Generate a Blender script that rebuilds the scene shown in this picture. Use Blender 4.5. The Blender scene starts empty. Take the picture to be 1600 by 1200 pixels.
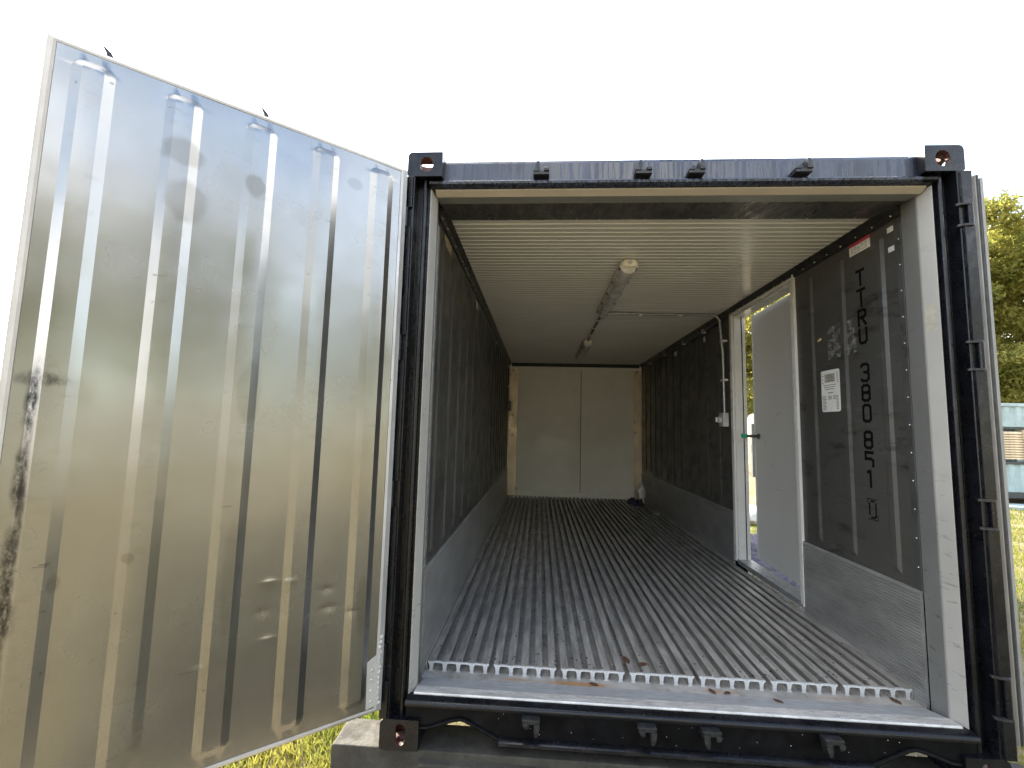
import bpy, bmesh, math, random
import numpy as np
from mathutils import Vector, Matrix
random.seed(7); rng = np.random.default_rng(7)
R = math.radians
S = bpy.context.scene
COL = S.collection

# ------------------------------------------------------------------ camera
F_PX, CAM = 699.386, Vector((0.6333, -1.9369, 1.3255))
YAW, PITCH, ROLL = -0.0633, 0.0973, 0.0253
fw = Vector((math.sin(YAW)*math.cos(PITCH), math.cos(YAW)*math.cos(PITCH), math.sin(PITCH)))
r0 = Vector((math.cos(YAW), -math.sin(YAW), 0)); u0 = r0.cross(fw)
rr = math.cos(ROLL)*r0 + math.sin(ROLL)*u0; uu = -math.sin(ROLL)*r0 + math.cos(ROLL)*u0
cd = bpy.data.cameras.new('camera'); cam = bpy.data.objects.new('camera', cd); COL.objects.link(cam)
cd.sensor_width = 36; cd.lens = 36*F_PX/1600; cd.clip_start = .05; cd.clip_end = 2000
M = Matrix.Identity(4)
for i in range(3):
    M[i][0] = rr[i]; M[i][1] = uu[i]; M[i][2] = -fw[i]; M[i][3] = CAM[i]
cam.matrix_world = M; S.camera = cam

# ------------------------------------------------------------------ sky, sun, exposure
SUN = Vector((-.62, .64, .43)).normalized()
EL = math.asin(SUN.z); AZ = math.atan2(SUN.x, SUN.y)
S.view_settings.view_transform = 'Standard'; S.view_settings.look = 'None'
S.view_settings.gamma = 1; S.view_settings.use_curve_mapping = False
S.view_settings.exposure = 3.0
S.cycles.diffuse_bounces = 6; S.cycles.max_bounces = 9; S.cycles.glossy_bounces = 3
W = bpy.data.worlds.new('World'); S.world = W; W.use_nodes = True
nt = W.node_tree; N = nt.nodes; L = nt.links; N.clear()
wo = N.new('ShaderNodeOutputWorld'); bg = N.new('ShaderNodeBackground'); bg.inputs[1].default_value = .1
sky = N.new('ShaderNodeTexSky'); sky.sky_type = 'NISHITA'; sky.sun_disc = False
sky.sun_elevation = EL; sky.sun_rotation = AZ; sky.air_density = 1.0; sky.dust_density = 2.0; sky.ozone_density = 1.0
tc = N.new('ShaderNodeTexCoord'); mp = N.new('ShaderNodeMapping'); mp.inputs['Scale'].default_value = (1, 1, 2)
mp.inputs['Location'].default_value = (3.1, 1.7, .6)
cn = N.new('ShaderNodeTexNoise'); cn.inputs['Scale'].default_value = 1.3; cn.inputs['Detail'].default_value = 7; cn.inputs['Roughness'].default_value = .58
cr = N.new('ShaderNodeValToRGB'); cr.color_ramp.elements[0].position = .41; cr.color_ramp.elements[1].position = .58
mx = N.new('ShaderNodeMix'); mx.data_type = 'RGBA'; mx.inputs['B'].default_value = (6.3, 6.25, 6.2, 1)
L.new(tc.outputs['Generated'], mp.inputs[0]); L.new(mp.outputs[0], cn.inputs['Vector']); L.new(cn.outputs['Fac'], cr.inputs[0])
L.new(cr.outputs[0], mx.inputs['Factor']); L.new(sky.outputs[0], mx.inputs['A']); L.new(mx.outputs['Result'], bg.inputs[0]); L.new(bg.outputs[0], wo.inputs[0])
sd = bpy.data.lights.new('sun', 'SUN'); sd.energy = 3.0; sd.angle = R(.53); sd.color = (1, .90, .74)
so = bpy.data.objects.new('sun', sd); COL.objects.link(so); so.rotation_euler = SUN.to_track_quat('Z', 'Y').to_euler(); so.location = SUN*30

# ------------------------------------------------------------------ materials
MAT = {}
def nmat(name):
    m = bpy.data.materials.new(name); m.use_nodes = True; MAT[name] = m
    t = m.node_tree; t.nodes.clear()
    o = t.nodes.new('ShaderNodeOutputMaterial'); b = t.nodes.new('ShaderNodeBsdfPrincipled'); t.links.new(b.outputs[0], o.inputs[0])
    return m, t, b
class NT:
    """tiny node helper"""
    def __init__(s, t): s.t = t; s.c = t.nodes.new('ShaderNodeTexCoord').outputs['Object']
    def n(s, ty): return s.t.nodes.new(ty)
    def l(s, a, b): s.t.links.new(a, b)
    def world(s):
        g = s.n('ShaderNodeNewGeometry'); s.c = g.outputs['Position']
    def noise(s, scale, detail=4, rough=.55, vec=(1, 1, 1), loc=(0, 0, 0), co=None):
        m = s.n('ShaderNodeMapping'); m.inputs['Scale'].default_value = vec; m.inputs['Location'].default_value = loc; s.l(co or s.c, m.inputs[0])
        k = s.n('ShaderNodeTexNoise'); k.inputs['Scale'].default_value = scale; k.inputs['Detail'].default_value = detail; k.inputs['Roughness'].default_value = rough
        s.l(m.outputs[0], k.inputs['Vector']); return k.outputs['Fac']
    def ramp(s, v, a, b, ca=0., cb=1.):
        m = s.n('ShaderNodeMapRange'); m.interpolation_type = 'SMOOTHSTEP'
        m.inputs[1].default_value = a; m.inputs[2].default_value = b; m.inputs[3].default_value = ca; m.inputs[4].default_value = cb
        s.l(v, m.inputs[0]); return m.outputs[0]
    def math(s, op, a, b=None):
        m = s.n('ShaderNodeMath'); m.operation = op
        for i, v in ((0, a), (1, b)):
            if v is None: continue
            if isinstance(v, (int, float)): m.inputs[i].default_value = v
            else: s.l(v, m.inputs[i])
        return m.outputs[0]
    def mix(s, f, a, b):
        m = s.n('ShaderNodeMix'); m.data_type = 'RGBA'
        for k, v in (('Factor', f), ('A', a), ('B', b)):
            if isinstance(v, (int, float)): m.inputs[k].default_value = v
            elif isinstance(v, tuple): m.inputs[k].default_value = v if len(v) == 4 else v+(1,)
            else: s.l(v, m.inputs[k])
        return m.outputs['Result']
    def blob(s, x, z, rx, rz, warp=.35, soft=.35):
        """a stain: an uneven ellipse on the local xz plane"""
        m = s.n('ShaderNodeMapping'); m.inputs['Location'].default_value = (-x/rx, 0, -z/rz); m.inputs['Scale'].default_value = (1/rx, 0, 1/rz); s.l(s.c, m.inputs[0])
        v = s.n('ShaderNodeVectorMath'); v.operation = 'LENGTH'; s.l(m.outputs[0], v.inputs[0])
        d = s.math('ADD', v.outputs['Value'], s.math('MULTIPLY', s.math('SUBTRACT', s.noise(14, 3), .5), warp*2))
        return s.ramp(d, 1, 1-soft)
    def bump(s, h, strength, dist, b):
        k = s.n('ShaderNodeBump'); k.inputs['Strength'].default_value = strength; k.inputs['Distance'].default_value = dist
        s.l(h, k.inputs['Height']); s.l(k.outputs[0], b.inputs['Normal'])
def simple(name, col, rough=.5, metal=0., var=.25, scale=6, vec=(1, 1, 1), dirt=None, dirt_amt=.5, bump=.0, bscale=60, world=False, rvar=.15, spec=.5, flecks=0):
    m, t, b = nmat(name); h = NT(t)
    if world: h.world()
    n1 = h.noise(scale, 6, .6, vec)
    dark = tuple(c*(1-var) for c in col); light = tuple(min(1, c*(1+var)) for c in col)
    c = h.mix(h.ramp(n1, .3, .7), dark, light)
    if dirt:
        c = h.mix(h.math('MULTIPLY', h.ramp(h.noise(scale*1.7, 8, .68, vec, (3, 1, 7)), .48, .72), dirt_amt), c, dirt)
    h.l(c, b.inputs['Base Color'])
    h.l(h.ramp(h.noise(scale*2.3, 5, .6, vec, (5, 2, 1)), .3, .7, max(.02, rough-rvar), min(1, rough+rvar)), b.inputs['Roughness'])
    b.inputs['Metallic'].default_value = metal; b.inputs['Specular IOR Level'].default_value = spec
    if bump: h.bump(h.noise(bscale, 4), bump, .004, b)
    if flecks: h.l(h.mix(h.math('MULTIPLY', h.ramp(h.noise(150, 2, .5), .70, .74), flecks), c, (.13, .12, .105)), b.inputs['Base Color'])
    return m
simple('worn_black', (.012, .013, .015), .42, 0, .5, 30, dirt=(.08, .08, .075), dirt_amt=.3)
simple('black_paint', (.0048, .0052, .0075), .28, 0, .5, 5, dirt=(.012, .0118, .0112), dirt_amt=.3, bump=.12, bscale=90, rvar=.14, spec=.35, flecks=.5)
simple('black_matte', (.0035, .0036, .0045), .5, 0, .4, 9, dirt=(.02, .02, .018), dirt_amt=.25, spec=.10)
def scuffed(name, col, metal, seed, amt=.6):
    m, t, b = nmat(name); h = NT(t); h.world()
    c = h.mix(h.ramp(h.noise(2.5, 4, .6, (1, 1, .6), (seed, 0, 0)), .3, .7), tuple(x*.9 for x in col), tuple(x*1.06 for x in col))
    c = h.mix(h.math('MULTIPLY', h.ramp(h.noise(7, 6, .7, (1, 1, 2), (seed, 3, 0)), .55, .75), .35), c, tuple(x*.62 for x in col))
    z = h.n('ShaderNodeSeparateXYZ'); h.l(h.c, z.inputs[0]); low = h.ramp(z.outputs[2], 1.5, .5, .25, 1.)
    mk = h.ramp(h.noise(11, 5, .68, (1, 1, 4.5), (seed+5, 1, 2)), .60, .66)
    c = h.mix(h.math('MULTIPLY', h.math('MULTIPLY', mk, low), amt), c, (.07, .07, .07))
    h.l(c, b.inputs['Base Color']); b.inputs['Metallic'].default_value = metal
    h.l(h.ramp(h.noise(9, 4), .3, .7, .33, .5), b.inputs['Roughness']); h.bump(h.noise(40, 4), .1, .004, b)
scuffed('jamb_alu', (.355, .347, .33), .1, 0, .5); scuffed('reveal_alu', (.27, .275, .27), .35, 4, .6)
simple('sill_nose', (.52, .51, .49), .38, .3, .2, 10, (1, 5, 5), dirt=(.2, .18, .15), dirt_amt=.5, bump=.3, bscale=70)
simple('sill_alu', (.36, .37, .385), .48, .15, .15, 7, (1.2, 8, 8), dirt=(.17, .14, .11), dirt_amt=.65, bump=.25, bscale=70)
simple('tbar_alu', (.35, .335, .31), .48, .35, .3, 9, (4, .5, 4), dirt=(.17, .155, .14), dirt_amt=.55, bump=.25, bscale=50, world=True)
simple('tbar_cut', (.60, .605, .61), .4, .3, .2, 30, dirt=(.35, .33, .3), dirt_amt=.35)
m, t, b = nmat('floor_base'); h = NT(t); h.world()
c = h.mix(h.ramp(h.noise(6, 6, .65), .3, .7), (.25, .24, .22), (.39, .375, .35))
c = h.mix(h.math('MULTIPLY', h.ramp(h.noise(14, 7, .7, (1, .6, 1)), .5, .68), .55), c, (.13, .115, .095))
for (x, y, rx, ry, a) in ((.84, .262, .21, .022, .85), (.55, .268, .10, .016, .5), (1.47, .268, .12, .02, .45), (2.0, .27, .15, .015, .35)):
    q = h.n('ShaderNodeMapping'); q.inputs['Location'].default_value = (-x/rx, -y/ry, 0); q.inputs['Scale'].default_value = (1/rx, 1/ry, 0); h.l(h.c, q.inputs[0])
    v = h.n('ShaderNodeVectorMath'); v.operation = 'LENGTH'; h.l(q.outputs[0], v.inputs[0])
    d = h.math('ADD', v.outputs['Value'], h.math('MULTIPLY', h.math('SUBTRACT', h.noise(25, 5, .7), .5), 1.6))
    c = h.mix(h.math('MULTIPLY', h.ramp(d, 1.1, .3), a), c, (.33, .165, .06))
h.l(c, b.inputs['Base Color']); b.inputs['Roughness'].default_value = .7; b.inputs['Metallic'].default_value = .1
h.bump(h.noise(60, 5, .7), .4, .004, b)
simple('trim_dark', (.020, .020, .021), .42, .0, .35, 6, (1, 2, 1))
simple('flashing', (.10, .10, .10), .40, .5, .25, 4, (4, 1, 1))
simple('ceiling_white', (.52, .51, .48), .20, 0, .04, 1.2, (1, 1, 1), dirt=(.46, .445, .41), dirt_amt=.25, rvar=.03)
simple('panel_white', (.84, .80, .72), .42, 0, .04, 1.6, dirt=(.66, .62, .54), dirt_amt=.4)
simple('tan_steel', (.66, .54, .39), .38, .5, .2, 4, (1, 1, .5))
simple('door_white', (.50, .50, .48), .38, 0, .02, 2, rvar=.03)
simple('pvc_white', (.62, .615, .59), .35, 0, .05, 3)
simple('gasket', (.42, .40, .37), .5, 0, .08, 3, (1, 1, 1), dirt=(.25, .23, .2), dirt_amt=.3)
simple('rim_alu', (.44, .44, .44), .4, .4, .12, 4, (1, 1, .6), dirt=(.22, .2, .18), dirt_amt=.35)
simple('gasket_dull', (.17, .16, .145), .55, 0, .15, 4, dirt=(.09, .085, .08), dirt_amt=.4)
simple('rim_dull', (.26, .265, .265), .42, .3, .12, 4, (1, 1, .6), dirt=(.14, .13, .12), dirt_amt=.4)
simple('rubber', (.015, .015, .015), .55)
simple('rivet', (.62, .62, .60), .3, .8)
simple('galv', (.34, .35, .36), .4, .6, .2, 30)
simple('lamp_body', (.70, .66, .57), .4)
simple('diffuser', (.46, .455, .44), .35)
simple('plastic_grey', (.45, .45, .44), .45)
simple('plastic_dark', (.03, .03, .032), .4)
simple('green_plastic', (.02, .30, .17), .4)
simple('sticker_white', (.70, .70, .68), .5, 0, .06)
simple('sticker_tan', (.34, .28, .20), .5, 0, .2, 40)
simple('tape_beige', (.34, .32, .27), .5, 0, .15, 40)
simple('sticker_red', (.42, .03, .05), .45)
simple('sticker_yellow', (.65, .55, .22), .5)
simple('print_grey', (.10, .10, .10), .6)
simple('print_brown', (.30, .20, .12), .6)
simple('letter_black', (.004, .004, .004), .8, spec=.1)
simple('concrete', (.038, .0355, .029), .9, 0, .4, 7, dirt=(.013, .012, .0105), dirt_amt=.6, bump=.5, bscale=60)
simple('primer_red', (.085, .035, .028), .6)
simple('cabin_blue', (.30, .385, .395), .5, 0, .12, 3, dirt=(.2, .26, .265), dirt_amt=.3)
simple('cabin_dark', (.03, .03, .03), .5)
simple('slat_cream', (.62, .50, .34), .5)
simple('tarp_blue', (.002, .0025, .032), .6, 0, .3, 5, bump=.4, bscale=12, spec=.2)
simple('bag_white', (.60, .60, .58), .4)
simple('cloth_dark', (.035, .03, .06), .8)
simple('leaf_dry', (.075, .034, .017), .7, 0, .4, 40)
simple('bark', (.10, .075, .05), .9, 0, .4, 8, (1, 1, .3), bump=.6, bscale=20)
simple('post_dark', (.06, .06, .06), .6)
simple('crumb', (.012, .010, .008), .8)
simple('fleck', (.7, .7, .68), .6)

def lining_mat(name, seed):
    """dark grey wall sheet, scuffed"""
    m, t, b = nmat(name); h = NT(t); h.world()
    n1 = h.ramp(h.noise(1.4, 5, .6, (1, 1, .6), (seed, 0, 0)), .3, .7)
    c = h.mix(n1, (.062, .0605, .057), (.084, .0815, .077))
    scuff = h.math('MULTIPLY', h.ramp(h.noise(5, 8, .72, (1, .6, 2.2), (seed+3, 4, 1)), .53, .66), .8)
    c = h.mix(scuff, c, (.022, .021, .020))
    rub = h.math('MULTIPLY', h.ramp(h.noise(16, 6, .7, (1, .35, 1.6), (seed+9, 4, 1)), .59, .68), .55)
    c = h.mix(rub, c, (.13, .128, .12))
    h.l(c, b.inputs['Base Color'])
    h.l(h.ramp(h.noise(7, 5), .3, .7, .28, .5), b.inputs['Roughness']); b.inputs['Metallic'].default_value = .25
    h.bump(h.noise(3.5, 3), .25, .012, b)
lining_mat('lining', 0)
m, t, b = nmat('kick_alu'); h = NT(t); h.world()
c = h.mix(h.ramp(h.noise(5, 6, .65, (1, .5, 1.5)), .3, .7), (.21, .21, .205), (.30, .298, .29))
c = h.mix(h.math('MULTIPLY', h.ramp(h.noise(18, 7, .7, (1, .25, 2)), .56, .70), .6), c, (.12, .12, .12))
h.l(c, b.inputs['Base Color']); b.inputs['Metallic'].default_value = .35; b.inputs['Roughness'].default_value = .42

# header paint: black gloss under dried drip streaks, sky reflection painted in as blue
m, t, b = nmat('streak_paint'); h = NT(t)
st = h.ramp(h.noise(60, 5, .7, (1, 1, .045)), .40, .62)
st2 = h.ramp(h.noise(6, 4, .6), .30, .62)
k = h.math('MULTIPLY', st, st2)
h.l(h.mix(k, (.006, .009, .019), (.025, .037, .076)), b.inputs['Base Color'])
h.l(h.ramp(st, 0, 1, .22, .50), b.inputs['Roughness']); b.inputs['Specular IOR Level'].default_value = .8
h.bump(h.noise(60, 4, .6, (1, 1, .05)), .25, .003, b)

# door lining: dull stainless sheet with stains, rub marks and fine scratches
m, t, b = nmat('door_steel'); h = NT(t)
n1 = h.ramp(h.noise(2.2, 5, .6, (1, 1, .7)), .3, .7)
c = h.mix(n1, (.255, .253, .243), (.292, .290, .279))
mott = h.ramp(h.noise(7, 3, .5, (1, 1, .7), (2, 0, 5)), .45, .75)
c = h.mix(h.math('MULTIPLY', mott, .16), c, (.19, .178, .152))
scr = h.ramp(h.noise(30, 3, .6, (.18, 1, 2.2), (8, 0, 3)), .70, .74)
c = h.mix(h.math('MULTIPLY', scr, .4), c, (.22, .21, .2))
for (x, z, rx, rz, a) in [(.795, 2.225, .075, .055, .42), (.775, 2.055, .07, .085, .35), (.58, 2.18, .04, .05, .45), (.225, 2.32, .035, .03, .25),
                          (.545, 1.43, .045, .13, .28), (.83, .90, .02, .018, .4), (.99, .85, .015, .03, .4), (.10, .62, .03, .13, .3), (.56, .80, .03, .22, .2)]:
    c = h.mix(h.math('MULTIPLY', h.blob(x, z, rx, rz), a), c, (.115, .104, .082))
# black rub mark down the outermost rib and the edge beside it
gr = h.ramp(h.noise(60, 6, .8, (1, 1, .5)), .30, .60)
for (x, z, rx, rz, a) in [(1.074, 1.02, .013, .50, .75), (1.082, .62, .014, .45, .4), (1.078, 1.36, .02, .13, 1.), (1.083, 1.15, .018, .13, .9), (1.086, .90, .018, .16, .75), (1.09, .77, .045, .07, .9), (1.06, 1.43, .085, .028, .7), (1.092, .62, .03, .12, .45)]:
    f = h.blob(x, z, rx, rz, .5, .7)
    f = h.math('MULTIPLY', h.math('MULTIPLY', f, gr), a)
    c = h.mix(f, c, (.02, .02, .022))
sy = h.n('ShaderNodeSeparateXYZ'); h.l(h.c, sy.inputs[0]); crest = h.ramp(sy.outputs[1], .005, .010)
cs = h.ramp(h.noise(26, 6, .72, (.6, 1, 1.5), (4, 0, 9)), .52, .70)
c = h.mix(h.math('MULTIPLY', h.math('MULTIPLY', crest, cs), .22), c, (.13, .115, .09))
s2 = h.ramp(h.noise(55, 2, .5, (.10, 1, 1.1), (1, 0, 6)), .715, .74)
c = h.mix(h.math('MULTIPLY', s2, .6), c, (.09, .085, .08))
h.l(c, b.inputs['Base Color']); b.inputs['Metallic'].default_value = .95
h.l(h.math('ADD', h.ramp(h.noise(4, 3, .5), .3, .7, .21, .28), h.math('MULTIPLY', mott, .03)), b.inputs['Roughness'])
h.bump(h.noise(2.6, 2, .4), .30, .02, b)

# ground, foliage
m, t, b = nmat('ground'); h = NT(t); h.world()
g1 = h.ramp(h.noise(.5, 6, .6), .38, .66)
c = h.mix(g1, (.23, .20, .12), (.34, .285, .20))
c = h.mix(h.ramp(h.noise(6, 8, .75), .45, .68), c, (.14, .13, .06))
c = h.mix(h.ramp(h.noise(40, 4, .7), .58, .72), c, (.31, .25, .16))
h.l(c, b.inputs['Base Color']); b.inputs['Roughness'].default_value = .95; b.inputs['Specular IOR Level'].default_value = .1
h.bump(h.noise(30, 6, .7), 1, .05, b)
def leafmat(name, a, bb, trans=.35):
    m = bpy.data.materials.new(name); m.use_nodes = True; MAT[name] = m; t = m.node_tree; t.nodes.clear(); h = NT(t); h.world()
    o = t.nodes.new('ShaderNodeOutputMaterial'); d = t.nodes.new('ShaderNodeBsdfPrincipled'); d.inputs['Roughness'].default_value = .6; d.inputs['Specular IOR Level'].default_value = .25
    tr = t.nodes.new('ShaderNodeBsdfTranslucent'); ms = t.nodes.new('ShaderNodeMixShader'); ms.inputs[0].default_value = trans
    c = h.mix(h.ramp(h.noise(1.1, 5, .65), .35, .65), a, bb)
    c = h.mix(h.math('MULTIPLY', h.ramp(h.noise(17, 2), .45, .7), .5), c, tuple(min(1, x*1.5) for x in bb))
    h.l(c, d.inputs['Base Color']); hs = h.n('ShaderNodeHueSaturation'); hs.inputs['Value'].default_value = 1.5; h.l(c, hs.inputs['Color']); h.l(hs.outputs[0], tr.inputs['Color']); h.l(d.outputs[0], ms.inputs[1]); h.l(tr.outputs[0], ms.inputs[2]); h.l(ms.outputs[0], o.inputs[0])
leafmat('foliage', (.12, .14, .03), (.24, .22, .055), .6)
leafmat('foliage_pale', (.16, .175, .04), (.29, .26, .075), .6)
leafmat('grass_blade', (.085, .13, .018), (.19, .18, .04), .45)

# ------------------------------------------------------------------ mesh helpers
class MB:
    def __init__(s): s.v = []; s.f = []
    def add(s, v, f): o = len(s.v); s.v += [tuple(p) for p in v]; s.f += [tuple(i+o for i in q) for q in f]; return s
    def box(s, a, b):
        x0, y0, z0 = a; x1, y1, z1 = b
        x0, x1 = min(x0, x1), max(x0, x1); y0, y1 = min(y0, y1), max(y0, y1); z0, z1 = min(z0, z1), max(z0, z1)
        return s.add([(x0,y0,z0),(x1,y0,z0),(x1,y1,z0),(x0,y1,z0),(x0,y0,z1),(x1,y0,z1),(x1,y1,z1),(x0,y1,z1)],
                     [(0,3,2,1),(4,5,6,7),(0,1,5,4),(1,2,6,5),(2,3,7,6),(3,0,4,7)])
    def prism(s, prof, ax, a, b):
        """closed profile (2D) swept along ax from a to b; the 2D axes are the other two in xyz order"""
        n = len(prof)
        def P(p, w): return {'x': (w, p[0], p[1]), 'y': (p[0], w, p[1]), 'z': (p[0], p[1], w)}[ax]
        v = [P(p, a) for p in prof]+[P(p, b) for p in prof]
        return s.add(v, [(i, (i+1) % n, n+(i+1) % n, n+i) for i in range(n)]+[tuple(range(n))[::-1], tuple(range(n, 2*n))])
    def tube(s, pts, r, n=10, cap=True):
        pts = [Vector(p) for p in pts]; rings = []
        rs = r if isinstance(r, (list, tuple)) else [r]*len(pts)
        up = None
        for i, p in enumerate(pts):
            d = (pts[min(i+1, len(pts)-1)]-pts[max(i-1, 0)]).normalized()
            if up is None: up = Vector((0, 0, 1)) if abs(d.z) < .9 else Vector((1, 0, 0))
            a = d.cross(up).normalized(); c = a.cross(d).normalized(); up = c
            rings.append([p+rs[i]*(math.cos(2*math.pi*k/n)*a+math.sin(2*math.pi*k/n)*c) for k in range(n)])
        v = [q for g in rings for q in g]; f = []
        for i in range(len(rings)-1):
            for k in range(n): f.append((i*n+k, i*n+(k+1) % n, (i+1)*n+(k+1) % n, (i+1)*n+k))
        if cap: f += [tuple(range(n))[::-1], tuple(range(len(v)-n, len(v)))]
        return s.add(v, f)
    def dome(s, c, nrm, r, h=None, n=8):
        """rivet head"""
        nrm = Vector(nrm).normalized(); c = Vector(c); h = h or r*.5
        a = nrm.orthogonal().normalized(); e = nrm.cross(a)
        v = [c+r*(math.cos(2*math.pi*k/n)*a+math.sin(2*math.pi*k/n)*e) for k in range(n)]
        v += [c+nrm*h*.75+.65*r*(math.cos(2*math.pi*k/n)*a+math.sin(2*math.pi*k/n)*e) for k in range(n)]+[c+nrm*h]
        f = [(k, (k+1) % n, n+(k+1) % n, n+k) for k in range(n)]+[(n+k, n+(k+1) % n, 2*n) for k in range(n)]
        return s.add(v, f)
ORG = {}
def mesh_of(mb, name, mat, org=(0, 0, 0), smooth=False):
    me = bpy.data.meshes.new(name)
    me.from_pydata([(x-org[0], y-org[1], z-org[2]) for x, y, z in mb.v], [], mb.f)
    bm = bmesh.new(); bm.from_mesh(me); bmesh.ops.recalc_face_normals(bm, faces=bm.faces); bm.to_mesh(me); bm.free()
    me.materials.append(MAT[mat])
    if smooth:
        me.shade_smooth(); 
        try: me.set_sharp_from_angle(angle=R(40))
        except Exception: pass
    return me
def part(name, mb, mat, parent=None, bevel=0, smooth=False, label=None, stuff=False, local=False):
    """one mesh object; coordinates are world unless local (then already in the parent's frame)"""
    org = (0, 0, 0)
    if not local:
        v = np.array(mb.v); org = (float(v[:, 0].mean()), float(v[:, 1].mean()), float(v[:, 2].min()))
    me = mesh_of(mb, name, mat, org, smooth)
    o = bpy.data.objects.new(name, me); COL.objects.link(o)
    if parent is not None:
        o.parent = parent; p = ORG.get(parent.name, (0, 0, 0)) if not local else (0, 0, 0)
        o.location = tuple(org[i]-p[i] for i in range(3))
    else: o.location = org
    if not local: ORG[o.name] = org
    if bevel:
        b = o.modifiers.new('bevel', 'BEVEL'); b.width = bevel; b.segments = 2; b.limit_method = 'ANGLE'; b.angle_limit = R(35)
    if label: o['label'] = label
    if stuff: o['kind'] = 'stuff'
    return o
def empty(name, loc, label, cat, group=None, rz=0):
    o = bpy.data.objects.new(name, None); COL.objects.link(o); o.location = loc; o.rotation_euler.z = rz; o.empty_display_size = .1
    ORG[o.name] = tuple(loc); tag(o, label, cat, group); return o
def tag(o, label, cat, group=None):
    o['label'] = label; o['category'] = cat
    if group: o['group'] = group
    return o
def B(a, b): return MB().box(a, b)

# ------------------------------------------------------------------ setting
ZG = -.26
def gz(x, y): return ZG + .02*math.sin(x*1.7+.4)*math.cos(y*1.3)
g = MB(); nx = 60
xs = [math.copysign(abs(t)**3*400, t) for t in np.linspace(-1, 1, nx)]
g.add([(x, y, ZG+(0 if abs(x) < 8 and abs(y) < 10 else .15*math.sin(x*.21)*math.cos(y*.17)*min(1, max(abs(x)-8, abs(y)-10, 0)/10))) for y in xs for x in xs],
      [(j*nx+i, j*nx+i+1, (j+1)*nx+i+1, (j+1)*nx+i) for j in range(nx-1) for i in range(nx-1)])
go = part('ground', g, 'ground', smooth=True); go['kind'] = 'structure'; go['label'] = 'dry yellowish grass and sandy ground round the container'

# ------------------------------------------------------------------ the container
CW, CH, CL = 2.438, 2.591, 6.058
XL, XR, ZC, ZF, YB = .097, 2.341, 2.44, .205, 5.70
K = empty('shipping_container', (CW/2, CL/2, 0), 'black refrigerated shipping container with its left door swung open', 'container')

def bool_mesh(base, cutters):
    def ob(mb):
        o = bpy.data.objects.new('tmp', mesh_of(mb, 'tmp', 'black_paint')); COL.objects.link(o); return o
    b = ob(base); cs = [ob(c) for c in cutters]
    for c in cs:
        m = b.modifiers.new('b', 'BOOLEAN'); m.operation = 'DIFFERENCE'; m.object = c; m.solver = 'EXACT'
    dg = bpy.context.evaluated_depsgraph_get(); dg.update()
    me = bpy.data.meshes.new_from_object(b.evaluated_get(dg))
    for o in cs+[b]: bpy.data.objects.remove(o)
    return me
def stadium(w, hgt, n=6):
    r = w/2; c = max(hgt/2-r, 0)
    return [(r*math.cos(a), c+r*math.sin(a)) for a in np.linspace(0, math.pi, n)]+[(r*math.cos(a), -c+r*math.sin(a)) for a in np.linspace(math.pi, 2*math.pi, n)]
def rbox(x0, y0, z0, x1, y1, z1, r):
    """box with its outer (x0) vertical-plane corners rounded in the xz view"""
    p = []
    for a in np.linspace(math.pi, math.pi/2, 5): p.append((x0+r+r*math.cos(a), z1-r+r*math.sin(a)))
    p += [(x1, z1), (x1, z0)]
    for a in np.linspace(-math.pi/2, -math.pi, 5): p.append((x0+r*.5+r*.5*math.cos(a), z0+r*.5+r*.5*math.sin(a)))
    return MB().prism(p, 'y', y0, y1)
cx, cy, cz = .162, .178, .118
hole = lambda w, hh, X, Z: [(X+a, Z+b) for a, b in stadium(w, hh)]
def redden(me, f):
    me.materials.append(MAT['primer_red'])
    for p in me.polygons:
        c = p.center
        if .003 < c.x < cx-.003 and .003 < c.y < cy-.003 and .003 < c.z < cz-.003: p.material_index = 1
    return me
top_cast = bool_mesh(rbox(0, 0, 0, cx, cy, cz, .022), [B((.014, .026, .014), (.134, .152, .092)), MB().prism(hole(.062, .074, .088, .058), 'y', -.01, .04),
    MB().prism([(a+.09, b+.055) for a, b in stadium(.056, .082)], 'x', -.02, .03), MB().prism([(b+.085, a+.09) for a, b in stadium(.064, .115)], 'z', .08, .2)])
bot_cast = bool_mesh(rbox(0, 0, 0, cx, cy, cz, .022), [B((.014, .026, .03), (.134, .152, .104)), MB().prism(hole(.044, .084, .085, .060), 'y', -.01, .04),
    MB().prism([(a+.09, b+.06) for a, b in stadium(.056, .082)], 'x', -.02, .03), MB().prism([(b+.085, a+.09) for a, b in stadium(.064, .115)], 'z', -.1, .06)])
redden(top_cast, 0); redden(bot_cast, 0)
def place_cast(me, x, y, z, sx, sy):
    m2 = me.copy()
    m2.transform(Matrix.Diagonal((sx, sy, 1, 1)))
    if sx*sy < 0: m2.flip_normals()
    o = bpy.data.objects.new('corner_casting', m2); COL.objects.link(o); o.parent = K
    o.location = (x-CW/2, y-CL/2, z)
    b = o.modifiers.new('bevel', 'BEVEL'); b.width = .003; b.segments = 2; b.limit_method = 'ANGLE'; b.angle_limit = R(50)
    ORG[o.name] = (x, y, z); return o
for me, z in ((top_cast, CH-cz), (bot_cast, 0)):
    for sx, x in ((1, 0), (-1, CW)):
        for sy, y in ((1, 0), (-1, CL)): place_cast(me, x, y, z, sx, sy)

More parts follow.
